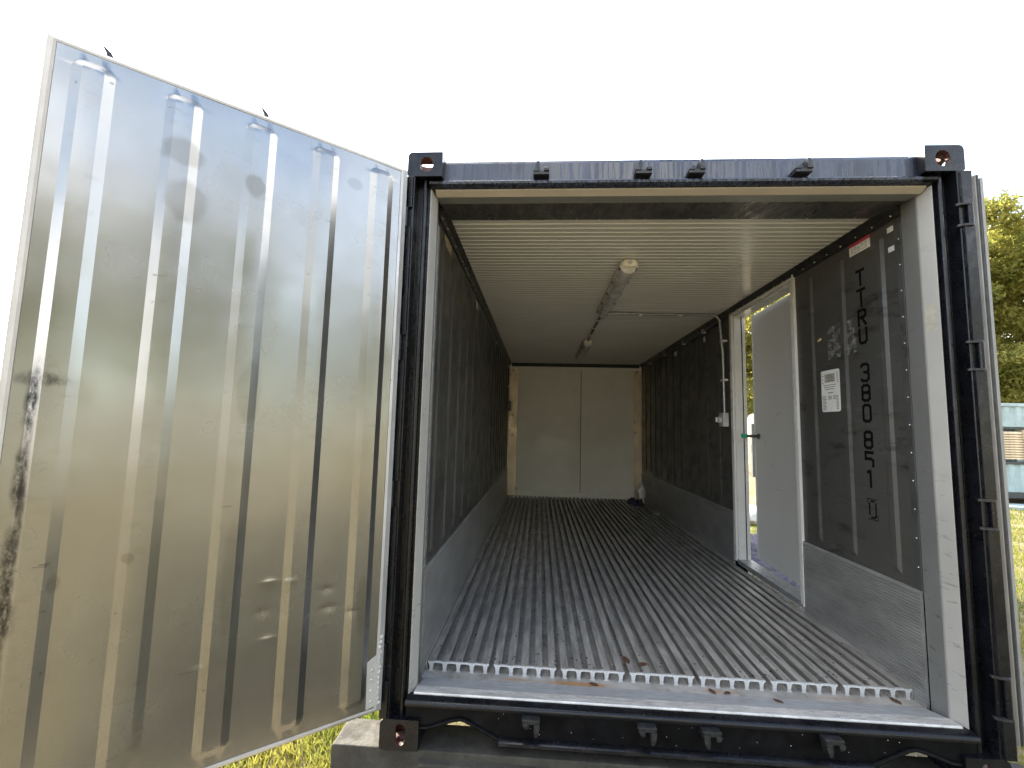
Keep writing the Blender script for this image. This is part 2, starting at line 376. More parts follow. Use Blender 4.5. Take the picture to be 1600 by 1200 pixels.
# corner posts (front: stepped rebate with a gasket ridge; rear: plain)
prof = [(0, .165), (0, .002), (.004, -.001), (.033, -.001), (.037, .002), (.037, .065), (.068, .065), (.070, .034), (.075, .029), (.083, .029), (.088, .034), (.088, .060), (.1005, .060), (.1005, .165)]
for sx in (0, 1):
    p = [((CW-x) if sx else x, y) for x, y in prof]
    part('corner_post', MB().prism(p, 'z', cz, CH-cz), 'black_paint', K, .0015)
    part('corner_post', B((0 if not sx else CW-.12, CL-.14, cz), (.12 if not sx else CW, CL, CH-cz)), 'black_paint', K, .004)
# header
hp = [(.20, 2.585), (.075, 2.582), (.052, 2.572), (.045, 2.558), (.045, 2.470), (.020, 2.462), (.014, 2.454), (.016, 2.444), (.030, 2.438), (.060, 2.434), (.20, 2.434)]
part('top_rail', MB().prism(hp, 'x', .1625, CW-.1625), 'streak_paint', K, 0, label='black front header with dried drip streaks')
for a, b in ((.1005, .1625), (CW-.1625, CW-.1005)):
    part('rail_end', MB().prism([(.20, 2.472), (.05, 2.472), (.020, 2.462), (.014, 2.454), (.016, 2.444), (.030, 2.438), (.060, 2.434), (.20, 2.434)], 'x', a, b), 'black_paint', K)
# bottom rail: face with two raised cut-outs, a rolled top lip and a rod welded along the lower edge
zb = .058
pts = [(.1005, .190), (.1005, .1185), (.1625, .1185), (.1625, .085), (.205, .085), (.30, .118), (.315, .124), (.345, .124), (.36, .118), (.49, zb)]
pts = pts+[(CW-x, z) for x, z in pts[::-1]]
part('bottom_rail', MB().prism(pts, 'y', .022, .034), 'black_matte', K)
lip = [(.060, .196), (.012, .193), (.003, .187), (0, .178), (.003, .170), (.012, .165), (.0217, .164), (.0217, .18), (.060, .185)]
part('bottom_rail_lip', MB().prism(lip, 'x', .1005, CW-.1005), 'black_paint', K, smooth=True)
rod = [(.166, .018, .082), (.205, .016, .087), (.26, .016, .107), (.305, .016, .121), (.33, .016, .126), (.355, .016, .121), (.40, .016, .100), (.46, .016, .072), (.495, .016, .056)]
part('edge_rod', MB().tube(rod, .0075, 8), 'black_matte', K, smooth=True)
part('edge_rod', MB().tube([(CW-x, y, z) for x, y, z in rod], .0075, 8), 'black_matte', K, smooth=True)
fl = [(.034, .060), (.0215, .066), (.006, .064), (-.004, .057), (-.006, .047), (0, .039), (.012, .036), (.034, .038)]
part('bottom_flange', MB().prism(fl, 'x', .492, CW-.492), 'black_paint', K, smooth=True)
# underframe and outer skin
for x in (0.002, CW-.062): part('side_rail', B((x, .18, .015), (x+.06, CL-.18, .16)), 'black_paint', K, .004)
for i in range(12): part('cross_member', B((.062, .5+i*.46, .03), (CW-.062, .56+i*.46, .115)), 'black_paint', K)
def skin(x, sgn, y0, y1, z0, z1):
    """corrugated outer side sheet"""
    mb = MB(); p = []; y = y0
    while y < y1:
        for dy, d in ((0, 0), (.07, 0), (.10, .022), (.17, .022), (.20, 0)):
            if y+dy <= y1: p.append((x+sgn*(.024-d), y+dy))
        y += .2
    p.append((x+sgn*.024, y1)); q = [(x+sgn*.03, yy) for _, yy in p][::-1]
    return mb.prism(p+q, 'z', z0, z1)
part('side_wall', skin(.002, 1, .166, CL-.14, .16, 2.50), 'black_paint', K)
part('side_wall', skin(CW-.002, -1, .166, 1.19, .16, 2.50), 'black_paint', K)
part('side_wall', skin(CW-.002, -1, 2.09, CL-.14, .16, 2.50), 'black_paint', K)
part('side_wall', skin(CW-.002, -1, 1.19, 2.09, 2.40, 2.50), 'black_paint', K)
for x in (.004, CW-.064): part('top_side_rail', B((x, .178, 2.50), (x+.06, CL-.178, 2.572)), 'black_paint', K, .004)
part('roof', B((.064, .20, 2.545), (CW-.064, CL-.05, 2.565)), 'black_paint', K)
part('rear_wall', B((.12, CL-.06, .05), (CW-.12, CL-.02, 2.56)), 'black_paint', K)

# cam keepers on header and bottom rail
def keeper(x, z, up, flip):
    mb = MB(); s = 1 if up else -1; w = .036
    mb.prism([(-w, 0), (-w+.006, .012*s), (w-.006, .012*s), (w, 0), (w, -.006*s), (-w, -.006*s)], 'y', -.002, .044)
    def horn(x0, x1, tip, hh, yd):
        v = []
        for (zz, k, yf) in ((0, 1, yd), (hh*.55, .85, yd), (hh, .45, yd*.35)):
            c = (x0+x1)/2+tip*(zz/hh); hw = (x1-x0)/2*k
            v += [(c-hw, yf, zz*s+.008*s), (c+hw, yf, zz*s+.008*s), (c+hw, .044, zz*s+.008*s), (c-hw, .044, zz*s+.008*s)]
        f = [(0, 1, 2, 3), (8, 9, 10, 11)]
        for q in (0, 4):
            f += [(q+i, q+(i+1) % 4, q+4+(i+1) % 4, q+4+i) for i in range(4)]
        mb.add(v, f)
    a, c = ((.022, .050) if flip else (.050, .022))
    horn(-w, -.010, .008, c, -.006); horn(.012, w, -.004, a, -.010)
    mb2 = MB(); mb2.add([(p[0]+x, p[1]-(0 if up else .026), p[2]+z) for p in mb.v], mb.f)
    return part('cam_keeper', mb2, 'worn_black', K, .0015)
for i, x in enumerate((.62, 1.08, 1.313, 1.772)): keeper(x, 2.482, True, i < 2)
for i, x in enumerate((.622, 1.08, 1.328, 1.785)): keeper(x, .160, False, i > 1)

# hinge bars and knuckles on the posts
for sx in (0, 1):
    X = lambda x: CW-x if sx else x
    for (a, b) in [(2.466, 2.318), (2.225, 1.725), (1.61, 1.085), (.975, .42), (.27, .125)]:
        w = -.016 if sx else -.004
        part('hinge_bar', MB().prism([(X(.034), -.0015), (X(.030), -.013), (X(w+.005), -.013), (X(w), -.008), (X(w), .010), (X(-.001), .010), (X(-.001), -.0015)], 'z', b, a), 'black_paint', K, .0015)
    for (a, b) in ((2.318, 2.225), (1.725, 1.61), (1.085, .975), (.42, .27)):
        part('hinge_knuckle', MB().tube([(X(.004), -.010, b+.001), (X(.004), -.010, a-.001)], .0115, 12), 'black_paint', K, smooth=True)
        for z in ((a, b) if sx else ()):
            part('hinge_lug', MB().prism([(X(.034), -.002), (X(.050), .006), (X(.052), -.004), (X(.044), -.012), (X(.034), -.016), (X(.004), -.0225), (X(-.006), -.015), (X(-.004), -.002)], 'z', z-.005, z+.005), 'worn_black', K, .001)

# aluminium jambs round the opening
jp = [(.1010, .047), (.1045, .046), (.1235, .100), (.1235, .110), (.1010, .110)]
rp = [(.1010, .1105), (.1225, .1105), (.0985, .224), (.0970, .226), (.0970, .20), (.0990, .12)]
for sx in (0, 1):
    part('door_jamb', MB().prism([((CW-x) if sx else x, y) for x, y in jp], 'z', .166, 2.4335), 'jamb_alu', K, .001)
    part('jamb_reveal', MB().prism([((CW-x) if sx else x, y) for x, y in rp], 'z', .163, 2.4335), 'reveal_alu', K, .001)
simple('head_tan', (.33, .29, .235), .45, .1, .12, 4, (.4, 1, 1))
tp = [(.047, 2.4335), (.046, 2.429), (.076, 2.411), (.0795, 2.411), (.0795, 2.4335)]
part('door_head', MB().prism(tp, 'x', .1236, CW-.1236), 'head_tan', K, .001)
part('head_reveal', MB().prism([(.080, 2.4335), (.080, 2.4115), (.150, 2.4155), (.150, 2.4335)], 'x', .1236, CW-.1236), 'reveal_alu', K, .001)
sp = [(.1085, .160), (.1085, .197), (.118, .194), (.232, .167), (.236, .161), (.236, .15), (.1085, .15)]
part('sill_nose', MB().prism([(.046, .186), (.046, .199), (.050, .203), (.100, .201), (.108, .198), (.108, .16), (.06, .16)], 'x', .1245, CW-.1245), 'sill_nose', K, .001)
part('door_sill', MB().prism(sp, 'x', .1245, CW-.1245), 'sill_alu', K, .001)

part('tape_piece', MB().add([(CW-.1222, .0955, 1.785), (CW-.1085, .0565, 1.79), (CW-.1085, .0565, 1.90), (CW-.1222, .0955, 1.905)], [(0, 1, 2, 3)]), 'tape_beige', K)

# ceiling
part('ceiling_flashing', MB().prism([(.1505, 2.4165), (.372, 2.4385), (.372, 2.452), (.1505, 2.452)], 'x', .124, CW-.124), 'flashing', K)
p = []; y = .3725
while y < YB-.06:
    p += [(y, 0), (y+.044, 0), (y+.0465, -.0042), (y+.0515, -.0042)]; y += .054
prof2 = [(yy, ZC+zz) for yy, zz in p]+[(YB, ZC), (YB, ZC+.02), (.3725, ZC+.02)]
part('ceiling_panel', MB().prism(prof2, 'x', XL, XR), 'ceiling_white', K)
for sx in (0, 1):
    X = lambda d: (XR-d) if sx else (XL+d)
    c = [(X(-.002), 2.386), (X(.007), 2.386), (X(.010), 2.391), (X(.018), 2.409), (X(.032), 2.425), (X(.040), 2.4362), (X(-.002), 2.4362)]
    part('cove_trim', MB().prism(c, 'y', .226, YB), 'trim_dark', K)
    rv = MB()
    for i in range(44): rv.dome((X(.0148), .27+i*.122, 2.4005), ((-1 if sx else 1)*.9, 0, -.4), .0045, .003)
    part('cove_rivets', rv, 'rivet', K, smooth=True, stuff=True)
part('cove_trim', MB().prism([(YB+.001, 2.380), (YB-.02, 2.380), (YB-.045, 2.4362), (YB+.001, 2.4362)], 'x', XL+.042, XR-.042), 'trim_dark', K)
rv = MB()
for i in range(18): rv.dome((.22+i*.118, .362, 2.4373), (0, 0, -1), .004, .002)
part('flashing_rivets', rv, 'rivet', K, smooth=True, stuff=True)

# side linings with pressed vertical ribs
RIBS = [.37+.2955*i for i in range(19)]
def lining(sx, y0, y1):
    ys = [y0]; hs = [0]
    for rb in RIBS:
        if rb-.03 < y0 or rb+.03 > y1: continue
        for d, hh in ((-.030, 0), (-.015, .010), (.015, .010), (.030, 0)): ys.append(rb+d); hs.append(hh)
    ys.append(y1); hs.append(0)
    zs = [.640, .69, .712, 2.318, 2.338, 2.40]; kz = [0, 0, 1, 1, 0, 0]
    n = len(ys); s = -1 if sx else 1; x0 = XR if sx else XL
    mb = MB().add([(x0+s*hs[i]*kz[j], ys[i], zs[j]) for j in range(6) for i in range(n)], [(j*n+i, j*n+i+1, (j+1)*n+i+1, (j+1)*n+i) for j in range(5) for i in range(n-1)])
    o = part('wall_lining', mb, 'lining', K)
    return o
lin_l = lining(0, .226, YB); lin_r = lining(1, .226, 1.122); lining(1, 2.158, YB)
def kick(sx, y0, y1):
    zs = [.163]; xs = [.0135]; z = .175
    while z < .628:
        zs += [z, z+.004, z+.008, z+.012]; xs += [.0115, .0115, .0150, .0150]; z += .0145
    zs += [.642, .650, .650]; xs += [.0135, .006, 0]
    s = -1 if sx else 1; x0 = XR if sx else XL
    p = [(x0+s*x, zz) for x, zz in zip(xs, zs)]+[(x0+s*.0005, .163)]
    return part('kick_plate', MB().prism(p, 'y', y0, y1), 'kick_alu', K)
kick(0, .232, YB); kick(1, .232, 1.122); kick(1, 2.158, YB)
for sx in (0, 1):
    s = -1 if sx else 1; x0 = XR if sx else XL
    part('edge_strip', B((x0-s*.001, .2275, .655), (x0+s*.005, .262, 2.345)), 'galv' if not sx else 'flashing', K, .001)
    rv = MB()
    for i in range(13): rv.dome((x0+s*.005, .243, .75+i*.127), (s, 0, 0), .004, .0025)
    part('edge_rivets', rv, 'rivet', K, smooth=True, stuff=True)
    part('floor_angle', MB().prism([(x0+s*.0155, .163), (x0+s*.0155, .212), (x0+s*.019, .212), (x0+s*.024, .170), (x0+s*.030, .163)], 'y', .30, YB-.02), 'tbar_alu', K)

# floor: base sheet and T-section bars in seven panels
fo = part('floor', B((XL, .2365, .135), (XR, YB, .1605)), 'floor_base', K)
tp_ = [(-.0175, .0445), (-.0175, .0385), (-.0105, .0320), (-.0075, .010), (-.0115, 0), (.0115, 0), (.0075, .010), (.0105, .0320), (.0175, .0385), (.0175, .0445)]
YT = .300
tb = mesh_of(MB().prism(tp_, 'y', 0, YB-.045-YT), 't_bar', 'tbar_alu')
tb.materials.append(MAT['tbar_cut'])
for f in tb.polygons:
    if f.normal.y < -.9: f.material_index = 1
PX0, PITCHP, TB = .1385, .3175, .0650
fx, fy, fz = ORG[fo.name]
for k in range(7):
    for j in range(5):
        x = PX0+k*PITCHP+j*TB
        o = bpy.data.objects.new('t_bar', tb); COL.objects.link(o); o.parent = fo
        o.location = (x-fx, YT-fy+random.uniform(-.002, .002), .1606-fz)
    xa = PX0+k*PITCHP-.021; xb = xa+4*TB+.042
    for j in range(4):
        x0 = PX0+k*PITCHP+j*TB+.0170; x1 = x0+TB-.034
        es = MB().prism([(x0, .2047), (x1, .2047), (x1, .1970), (x1-.003, .1975), (x1-.007, .1985), (x0+.007, .1985), (x0+.003, .1975), (x0, .1970)], 'y', YT-.003, YT+.009)
        part('end_strip', es, 'tbar_cut', fo)

# rear partition with double doors
part('rear_panel', B((XL, YB+.002, .16), (XR, YB+.04, ZC)), 'panel_white', K)
part('rear_head', B((.245, YB-.012, 2.335), (2.225, YB+.001, 2.380)), 'panel_white', K)
part('rear_door', B((.262, YB-.03, .285), (1.3195, YB+.001, 2.333)), 'panel_white', K, .003)
part('rear_door', B((1.3305, YB-.026, .285), (2.208, YB+.001, 2.333)), 'panel_white', K, .003)
part('door_seam', B((1.3205, YB-.0255, .287), (1.3295, YB-.024, 2.331)), 'rubber', K)
part('threshold', B((.262, YB-.016, .19), (2.208, YB+.001, .281)), 'panel_white', K)
part('rear_jamb', B((.105, YB-.02, .20), (.258, YB+.001, 2.334)), 'tan_steel', K, .002)
part('rear_jamb', B((2.212, YB-.02, .20), (2.333, YB+.001, 2.334)), 'tan_steel', K, .002)
for z in (1.52, 1.18): part('lock_plate', B((.16, YB-.026, z), (.20, YB-.0205, z+.05)), 'galv', K)

# ------------------------------------------------------------------ personnel door in the right wall
Y0, Y1, Z0, Z1 = 1.122, 2.158, .248, 2.425
sf = part('side_door_frame', B((XR-.012, Y0, .30), (XR+.02, Y0+.045, Z1)), 'pvc_white', K, .002)
def sfp(mb, n='frame_trim', m='pvc_white'): return part(n, mb, m, sf, .002)
sfp(B((XR-.012, Y1-.045, Z0), (XR+.02, Y1, Z1)))
sfp(B((XR-.012, Y0+.0455, Z1-.05), (XR+.02, Y1-.0455, Z1)))
sfp(B((XR-.012, Y0, Z0), (XR+.02, Y0+.045, .2995)))
sfp(B((XR-.018, Y0-.004, Z0-.004), (XR-.0125, Y0+.012, Z1+.004)))
for a in ((Y0+.046, Y0+.058), (Y1-.062, Y1-.046)): sfp(B((XR+.003, a[0], Z0), (CW+.004, a[1], Z1-.05)), 'reveal')
sfp(B((XR+.003, Y0+.058, Z1-.068), (CW+.004, Y1-.0625, Z1-.051)), 'reveal')
sfp(B((XR-.004, Y0+.0455, .225), (CW+.012, Y1-.0455, .262)), 'threshold', 'galv')
dl = bpy.data.objects.new('side_door', mesh_of(MB().box((0, 0, 0), (.045, .90, 2.075)), 'side_door', 'door_white')); COL.objects.link(dl)
dl.parent = K; ORG[dl.name] = (0, 0, 0)
dl.location = (CW+.012-CW/2, Y0+.058-CL/2, .285); dl.rotation_euler.z = R(-2.6)
bv = dl.modifiers.new('bevel', 'BEVEL'); bv.width = .003; bv.segments = 2
part('edge_rail', B((-.0025, .877, .003), (.003, .898, 2.072)), 'pvc_white', dl, local=True)
part('handle_rose', MB().tube([(-.001, .81, 1.02), (-.010, .81, 1.02)], .024, 14), 'plastic_dark', dl, local=True, smooth=True)
part('handle', MB().tube([(-.008, .81, 1.02), (-.07, .811, 1.021), (-.10, .812, 1.021)], .012, 10), 'plastic_dark', dl, local=True, smooth=True)
part('handle_cap', MB().tube([(-.1005, .812, 1.021), (-.104, .812, 1.021), (-.135, .813, 1.021), (-.139, .813, 1.021)], [.014, .019, .019, .014], 12), 'green_plastic', dl, local=True, smooth=True)
sc = MB()
for (y, z, n, a) in ((.50, 1.19, 7, .25), (.55, .62, 8, -.1), (.60, .78, 4, 1.2), (.70, .95, 4, 1.4)):
    for i in range(n): sc.box((-.0009, y-.011*i*math.cos(a), z+.011*i*math.sin(a)), (0.0002, y-.011*i*math.cos(a)-.009, z+.011*i*math.sin(a)+.0025))
part('scratches', sc, 'print_grey', dl, local=True, stuff=True)

# ------------------------------------------------------------------ lettering and stickers on the right wall
G = {  # stencil strokes on a 0..1 by 0..1 cell
 'T': [[(0, 1), (1, 1)], [(.5, 1), (.5, 0)]],
 'R': [[(0, 0), (0, 1), (.75, 1), (1, .9), (1, .62), (.75, .52), (0, .52)], [(.4, .52), (1, 0)]],
 'U': [[(0, 1), (0, .15), (.25, 0), (.75, 0), (1, .15), (1, 1)]],
 '3': [[(0, .9), (.25, 1), (.75, 1), (1, .88), (1, .62), (.75, .52), (.4, .52)], [(.75, .52), (1, .42), (1, .12), (.75, 0), (.25, 0), (0, .1)]],
 '8': [[(.25, .52), (0, .62), (0, .88), (.25, 1), (.75, 1), (1, .88), (1, .62), (.75, .52), (.25, .52), (0, .42), (0, .12), (.25, 0), (.75, 0), (1, .12), (1, .42), (.75, .52)]],
 '0': [[(.25, 0), (0, .12), (0, .88), (.25, 1), (.75, 1), (1, .88), (1, .12), (.75, 0), (.25, 0)]],
 '5': [[(1, 1), (0, 1), (0, .55), (.7, .55), (1, .45), (1, .12), (.95, .06)]],
 '1': [[(.2, .92), (.55, 1), (.55, .78)], [(.55, .68), (.55, 0)]],
}
def stroke(mb, a, b, w, x):
    d = Vector((b[0]-a[0], b[1]-a[1])); d.normalize(); n = Vector((-d.y, d.x))*w/2; e = d*w*.42
    q = [(a[0]-e.x+n.x, a[1]-e.y+n.y), (b[0]+e.x+n.x, b[1]+e.y+n.y), (b[0]+e.x-n.x, b[1]+e.y-n.y), (a[0]-e.x-n.x, a[1]-e.y-n.y)]
    mb.add([(x, p[0], p[1]) for p in q], [(0, 1, 2, 3)])
rows = [('T', 2.222, 2.130), ('T', 2.116, 2.016), ('R', 2.004, 1.912), ('U', 1.902, 1.815), ('3', 1.712, 1.612), ('8', 1.600, 1.508), ('0', 1.496, 1.400),
        ('8', 1.356, 1.262), ('5', 1.250, 1.166), ('1', 1.155, 1.065)]
for ch, zt, zb_ in rows:
    mb = MB(); wy = .052
    for line in G[ch]:
        for a, b in zip(line[:-1], line[1:]):
            P = lambda p: (.540-p[0]*wy, zb_+.006+p[1]*(zt-zb_-.012))
            stroke(mb, P(a), P(b), .0155, XR-.0010-.00003*len(mb.f))
    part('painted_letter', mb, 'letter_black', lin_r)
mb = MB()
for line in G['0']:
    for i, (a, b) in enumerate(zip(line[:-1], line[1:])):
        if i in (1, 6):   # worn: broken strokes
            for q0, q1 in ((.08, .3), (.45, .62), (.75, .95)):
                P = lambda t: (.530-(a[0]+(b[0]-a[0])*t)*.044, .915+(a[1]+(b[1]-a[1])*t)*.082)
                stroke(mb, P(q0), P(q1), .010, XR-.001-.00003*len(mb.f))
        elif i % 2: stroke(mb, (.530-a[0]*.044, .915+a[1]*.082), (.530-b[0]*.044, .915+b[1]*.082), .009, XR-.001-.00003*len(mb.f))
for (ya, za, yb, zb2) in ((.542, .905, .475, .905), (.542, 1.008, .475, 1.008), (.475, .905, .475, .93), (.542, .985, .542, 1.008)):
    stroke(mb, (ya, za), (yb, zb2), .004, XR-.0009-.00003*len(mb.f))
part('painted_letter', mb, 'letter_black', lin_r, label='worn check digit in a box at the foot of the lettering')
def rrect(y0, y1, z0, z1, r):
    p = []
    for cyy, czz, a0 in ((y1-r, z1-r, 0), (y0+r, z1-r, 90), (y0+r, z0+r, 180), (y1-r, z0+r, 270)):
        for a in (0, 30, 60, 90): p.append((cyy+r*math.cos(R(a0+a)), czz+r*math.sin(R(a0+a))))
    return p
# the placard spans two ribs' flat between y .71 and .88
pl = part('data_placard', MB().prism(rrect(.716, .880, 1.466, 1.712, .012), 'x', XR-.0030, XR-.0002), 'sticker_white', lin_r, label='white data placard with rows of small print')
pr = MB(); xx = XR-.0034
def dash(y0, y1, z, hh=.0035): pr.box((xx, y0, z), (xx+.0003, y1, z+hh))
for i in range(6):
    z = 1.690-.011*i
    dash(.722, .738, z); dash(.868-.012*(i % 2), .876, z)
for i in range(3): dash(.745+.01*i, .86-.006*i, 1.622-.012*i)
dash(.775, .82, 1.575, .005)
for i in range(10):
    z = 1.556-.0085*i
    dash(.842-.004*(i % 3), .872, z); dash(.728, .745+.004*(i % 2), z)
    if i < 3: dash(.785, .82, z); dash(.748, .775, z)
part('placard_print', pr, 'print_grey', pl)
part('placard_field', B((xx-.0001, .752, 1.640), (xx+.0002, .846, 1.690)), 'tape_beige', pl)
for i in range(4): part('placard_line', B((xx-.0004, .765, 1.646+.011*i), (xx-.00015, .83-.01*(i % 2), 1.649+.011*i)), 'print_grey', pl)
ws = part('warning_label', MB().prism([(.430, 2.316), (.584, 2.316), (.584, 2.364), (.430, 2.364)], 'x', XR-.0026, XR-.0002), 'sticker_white', lin_r, label='white warning label with red heading')
part('label_heading', MB().prism([(.430, 2.3645), (.584, 2.3645), (.584, 2.382), (.430, 2.382)], 'x', XR-.0028, XR-.0002), 'sticker_red', ws)
pr = MB()
for i in range(4):
    for j in range(5):
        if random.random() < .8: pr.box((XR-.0032, .45+j*.026, 2.325+i*.009), (XR-.0027, .45+j*.026+random.uniform(.008, .022), 2.328+i*.009))
part('label_print', pr, 'print_brown', ws)
for z in (2.332, 2.232): part('blank_sticker', B((XR-.0022, .276, z), (XR-.0002, .312, z+.026)), 'sticker_white', lin_r)
part('yellow_tag', MB().prism([(.868, 1.905), (.900, 1.899), (.900, 1.911), (.868, 1.918)], 'x', XR-.0022, XR-.0002), 'sticker_yellow', lin_r)
# torn paper remains of an old sticker
mb = MB(); i = 0
for _ in range(800):
    y, z = random.uniform(.575, .80), random.uniform(1.775, 1.965)
    if .641 < y < .689: continue
    if math.sin(y*67+z*31)*math.cos(z*58-y*21)+random.uniform(-.5, .5) < .05: continue
    w, hh = random.uniform(.008, .034), random.uniform(.002, .008); sk = random.uniform(-.004, .004); i += 1; x = XR-.0006-.000004*i
    mb.add([(x, y-w/2, z), (x, y+w/2, z+sk), (x, y+w/2-.002, z+hh+sk), (x, y-w/2+.003, z+hh)], [(0, 1, 2, 3)])
simple('paper_scrap', (.15, .15, .145), .7, 0, .4, 60)
part('sticker_remains', mb, 'paper_scrap', lin_r, stuff=True, label='torn grey paper remains of an old sticker')
part('orange_sticker', MB().prism([(.395, 2.315), (.575, 2.315), (.575, 2.372), (.395, 2.372)], 'x', XL+.0003, XL+.003), 'sticker_tan', lin_l)
for (y, z) in ((1.60, 2.300), (3.35, 2.31)): part('small_sticker', B((XL+.0003, y, z), (XL+.003, y+.10, z+.05)), 'sticker_white', lin_l)
for (y, z) in ((2.72, 2.27), (3.75, 2.285)): part('small_sticker', B((XR-.003, y, z), (XR-.0003, y+.10, z+.055)), 'sticker_white', K)

# ------------------------------------------------------------------ left door leaf, swung open
LD = bpy.data.objects.new('container_door', mesh_of(MB().prism([(0.012, -.028), (1.140, -.028), (1.152, -.040), (1.152, -.082), (-.012, -.082), (-.012, -.040)], 'z', .170, 2.480), 'container_door', 'black_paint'))
COL.objects.link(LD); LD.parent = K; LD.location = (.019-CW/2, -.059-CL/2, 0); LD.rotation_euler.z = R(220); LD['label'] = 'left door leaf swung open, steel lined inside'
ORG[LD.name] = (0, 0, 0)
# lining sheet with five pressed ribs: a height field on the door plane
RX = [1.035, .805, .5725, .343, .114]
def sm(t): t = min(1, max(0, t)); return t
def ribh(x, z):
    hmax = 0
    for c_ in RX:
        # rounded-end slot: distance to the slot's core
        dx = abs(x-c_); hw, r = .051, .034
        zt, zb2 = 2.425, .232
        ex = max(dx-(hw-r), 0); ez = max(z-(zt-r), (zb2+r)-z, 0)
        d = r-math.hypot(ex, ez) if (ex > 0 and ez > 0) else min(hw-dx, zt-z, z-zb2)
        hmax = max(hmax, min(1, max(0, d/.026)))
    return hmax*.0138
xs_ = [.030]
for c_ in sorted(RX):
    xs_ += [c_+d for d in (-.051, -.047, -.043, -.038, -.032, -.0255, -.012, 0, .012, .0255, .032, .038, .043, .047, .051)]
xs_ += [1.1225]
xs_ = sorted(xs_+[.18+.012*i for i in range(1, 10)]+[.41+.012*i for i in range(9)]+[.64+.02*i for i in range(5)]+[.87+.02*i for i in range(6)])
zs_ = [.205, .232, .236, .240, .245, .251, .258, .264, .27, .28]+[.30+i*.06 for i in range(35)]+[2.375, 2.385, 2.393, 2.399, 2.406, 2.412, 2.417, 2.421, 2.425, 2.4495]
dents = [(.43, .565, .022, .004), (.435, .76, .018, .004), (.375, .755, .012, .005), (.45, .66, .016, -.004), (.235, .70, .02, -.004), (.225, .63, .024, -.005), (.145, .60, .014, -.005), (.62, .52, .014, .004)]
zs_ = sorted(set(zs_+[d[1]+k for d in dents for k in (-.012, -.005, 0, .004, .010)]))
nx_ = len(xs_)
def dent(x, z): return sum(.6*a*math.exp(-((x-x0)/r)**2-((z-z0)/(.006 if z > z0 else .016))**2) for x0, z0, r, a in dents)
v = [(x, ribh(x, z)+dent(x, z)+.0012*math.sin(x*9+z*2.1)*math.sin(z*3.3+x), z) for z in zs_ for x in xs_]
lin = part('door_lining', MB().add(v, [(j*nx_+i, j*nx_+i+1, (j+1)*nx_+i+1, (j+1)*nx_+i) for j in range(len(zs_)-1) for i in range(nx_-1)]), 'door_steel', LD, local=True)
lin.data.shade_smooth(); lin.data.set_sharp_from_angle(angle=R(14))
# mitred rim round the lining
def rim(name, mat, loop_in, loop_out, y_in, y_out, y_back):
    (xa, za, xb, zb_) = loop_in; (xc, zc, xd, zd) = loop_out
    I = [(xa, za), (xb, za), (xb, zb_), (xa, zb_)]; O = [(xc, zc), (xd, zc), (xd, zd), (xc, zd)]
    for k, nm in enumerate(('bottom', 'free', 'top', 'hinge')):
        a, b = k, (k+1) % 4
        def q(p, o, t, y): return (p[0]+(o[0]-p[0])*t, y, p[1]+(o[1]-p[1])*t)
        sec = [(0, y_in-.004), (0.02, y_in+.0015), (.30, y_in+.002), (.62, (y_in+y_out)/2+.003), (.68, (y_in+y_out)/2-.003), (.96, y_out), (1., y_out-.004), (1., y_back), (0, y_back)]
        vv = [q(I[a], O[a], t_, y_) for t_, y_ in sec]+[q(I[b], O[b], t_, y_) for t_, y_ in sec]; n = len(sec)
        part(name, MB().add(vv, [(i, (i+1) % n, n+(i+1) % n, n+i) for i in range(n)]+[tuple(range(n))[::-1], tuple(range(n, 2*n))]), mat if nm in ('top', 'free') else 'rim_alu', LD, local=True)
rim('door_rim', 'gasket', (.0295, .2045, 1.123, 2.450), (-.010, .176, 1.150, 2.478), .0, -.018, -.0275)
part('corner_plate', MB().prism([(.012, .215), (.062, .207), (.066, .385), (.030, .405), (.012, .44)], 'y', .002, .0045), 'rim_alu', LD, .001, local=True)
rv = MB()
for z in (.235, .275, .315, .352): rv.dome((.045, .0045, z), (0, 1, 0), .006, .003)
for z in np.linspace(.22, .47, 14): rv.dome((.012+random.uniform(-.004, .006), .003, z), (0, 1, 0), random.uniform(.005, .009), .004)
part('weld_beads', rv, 'rim_alu', LD, local=True, smooth=True, stuff=True)
for x in (1.018, .553):
    part('cam_hook', MB().tube([(x-.006, -.10, 2.47), (x-.004, -.10, 2.515), (x+.004, -.10, 2.538), (x+.018, -.10, 2.556)], [.013, .012, .008, .003], 8), 'black_paint', LD, local=True, smooth=True)
    part('lock_rod', MB().tube([(x-.006, -.10, .12), (x-.006, -.10, 2.49)], .017, 10), 'black_paint', LD, local=True, smooth=True)
for (zc_, mt_) in ((2.27, 'galv'), (1.667, 'black_paint'), (1.03, 'black_paint'), (.345, 'galv')):
    part('hinge_leaf', B((-.010, -.078, zc_-.045), (.02, -.045, zc_+.045)), mt_, LD, .002, local=True)

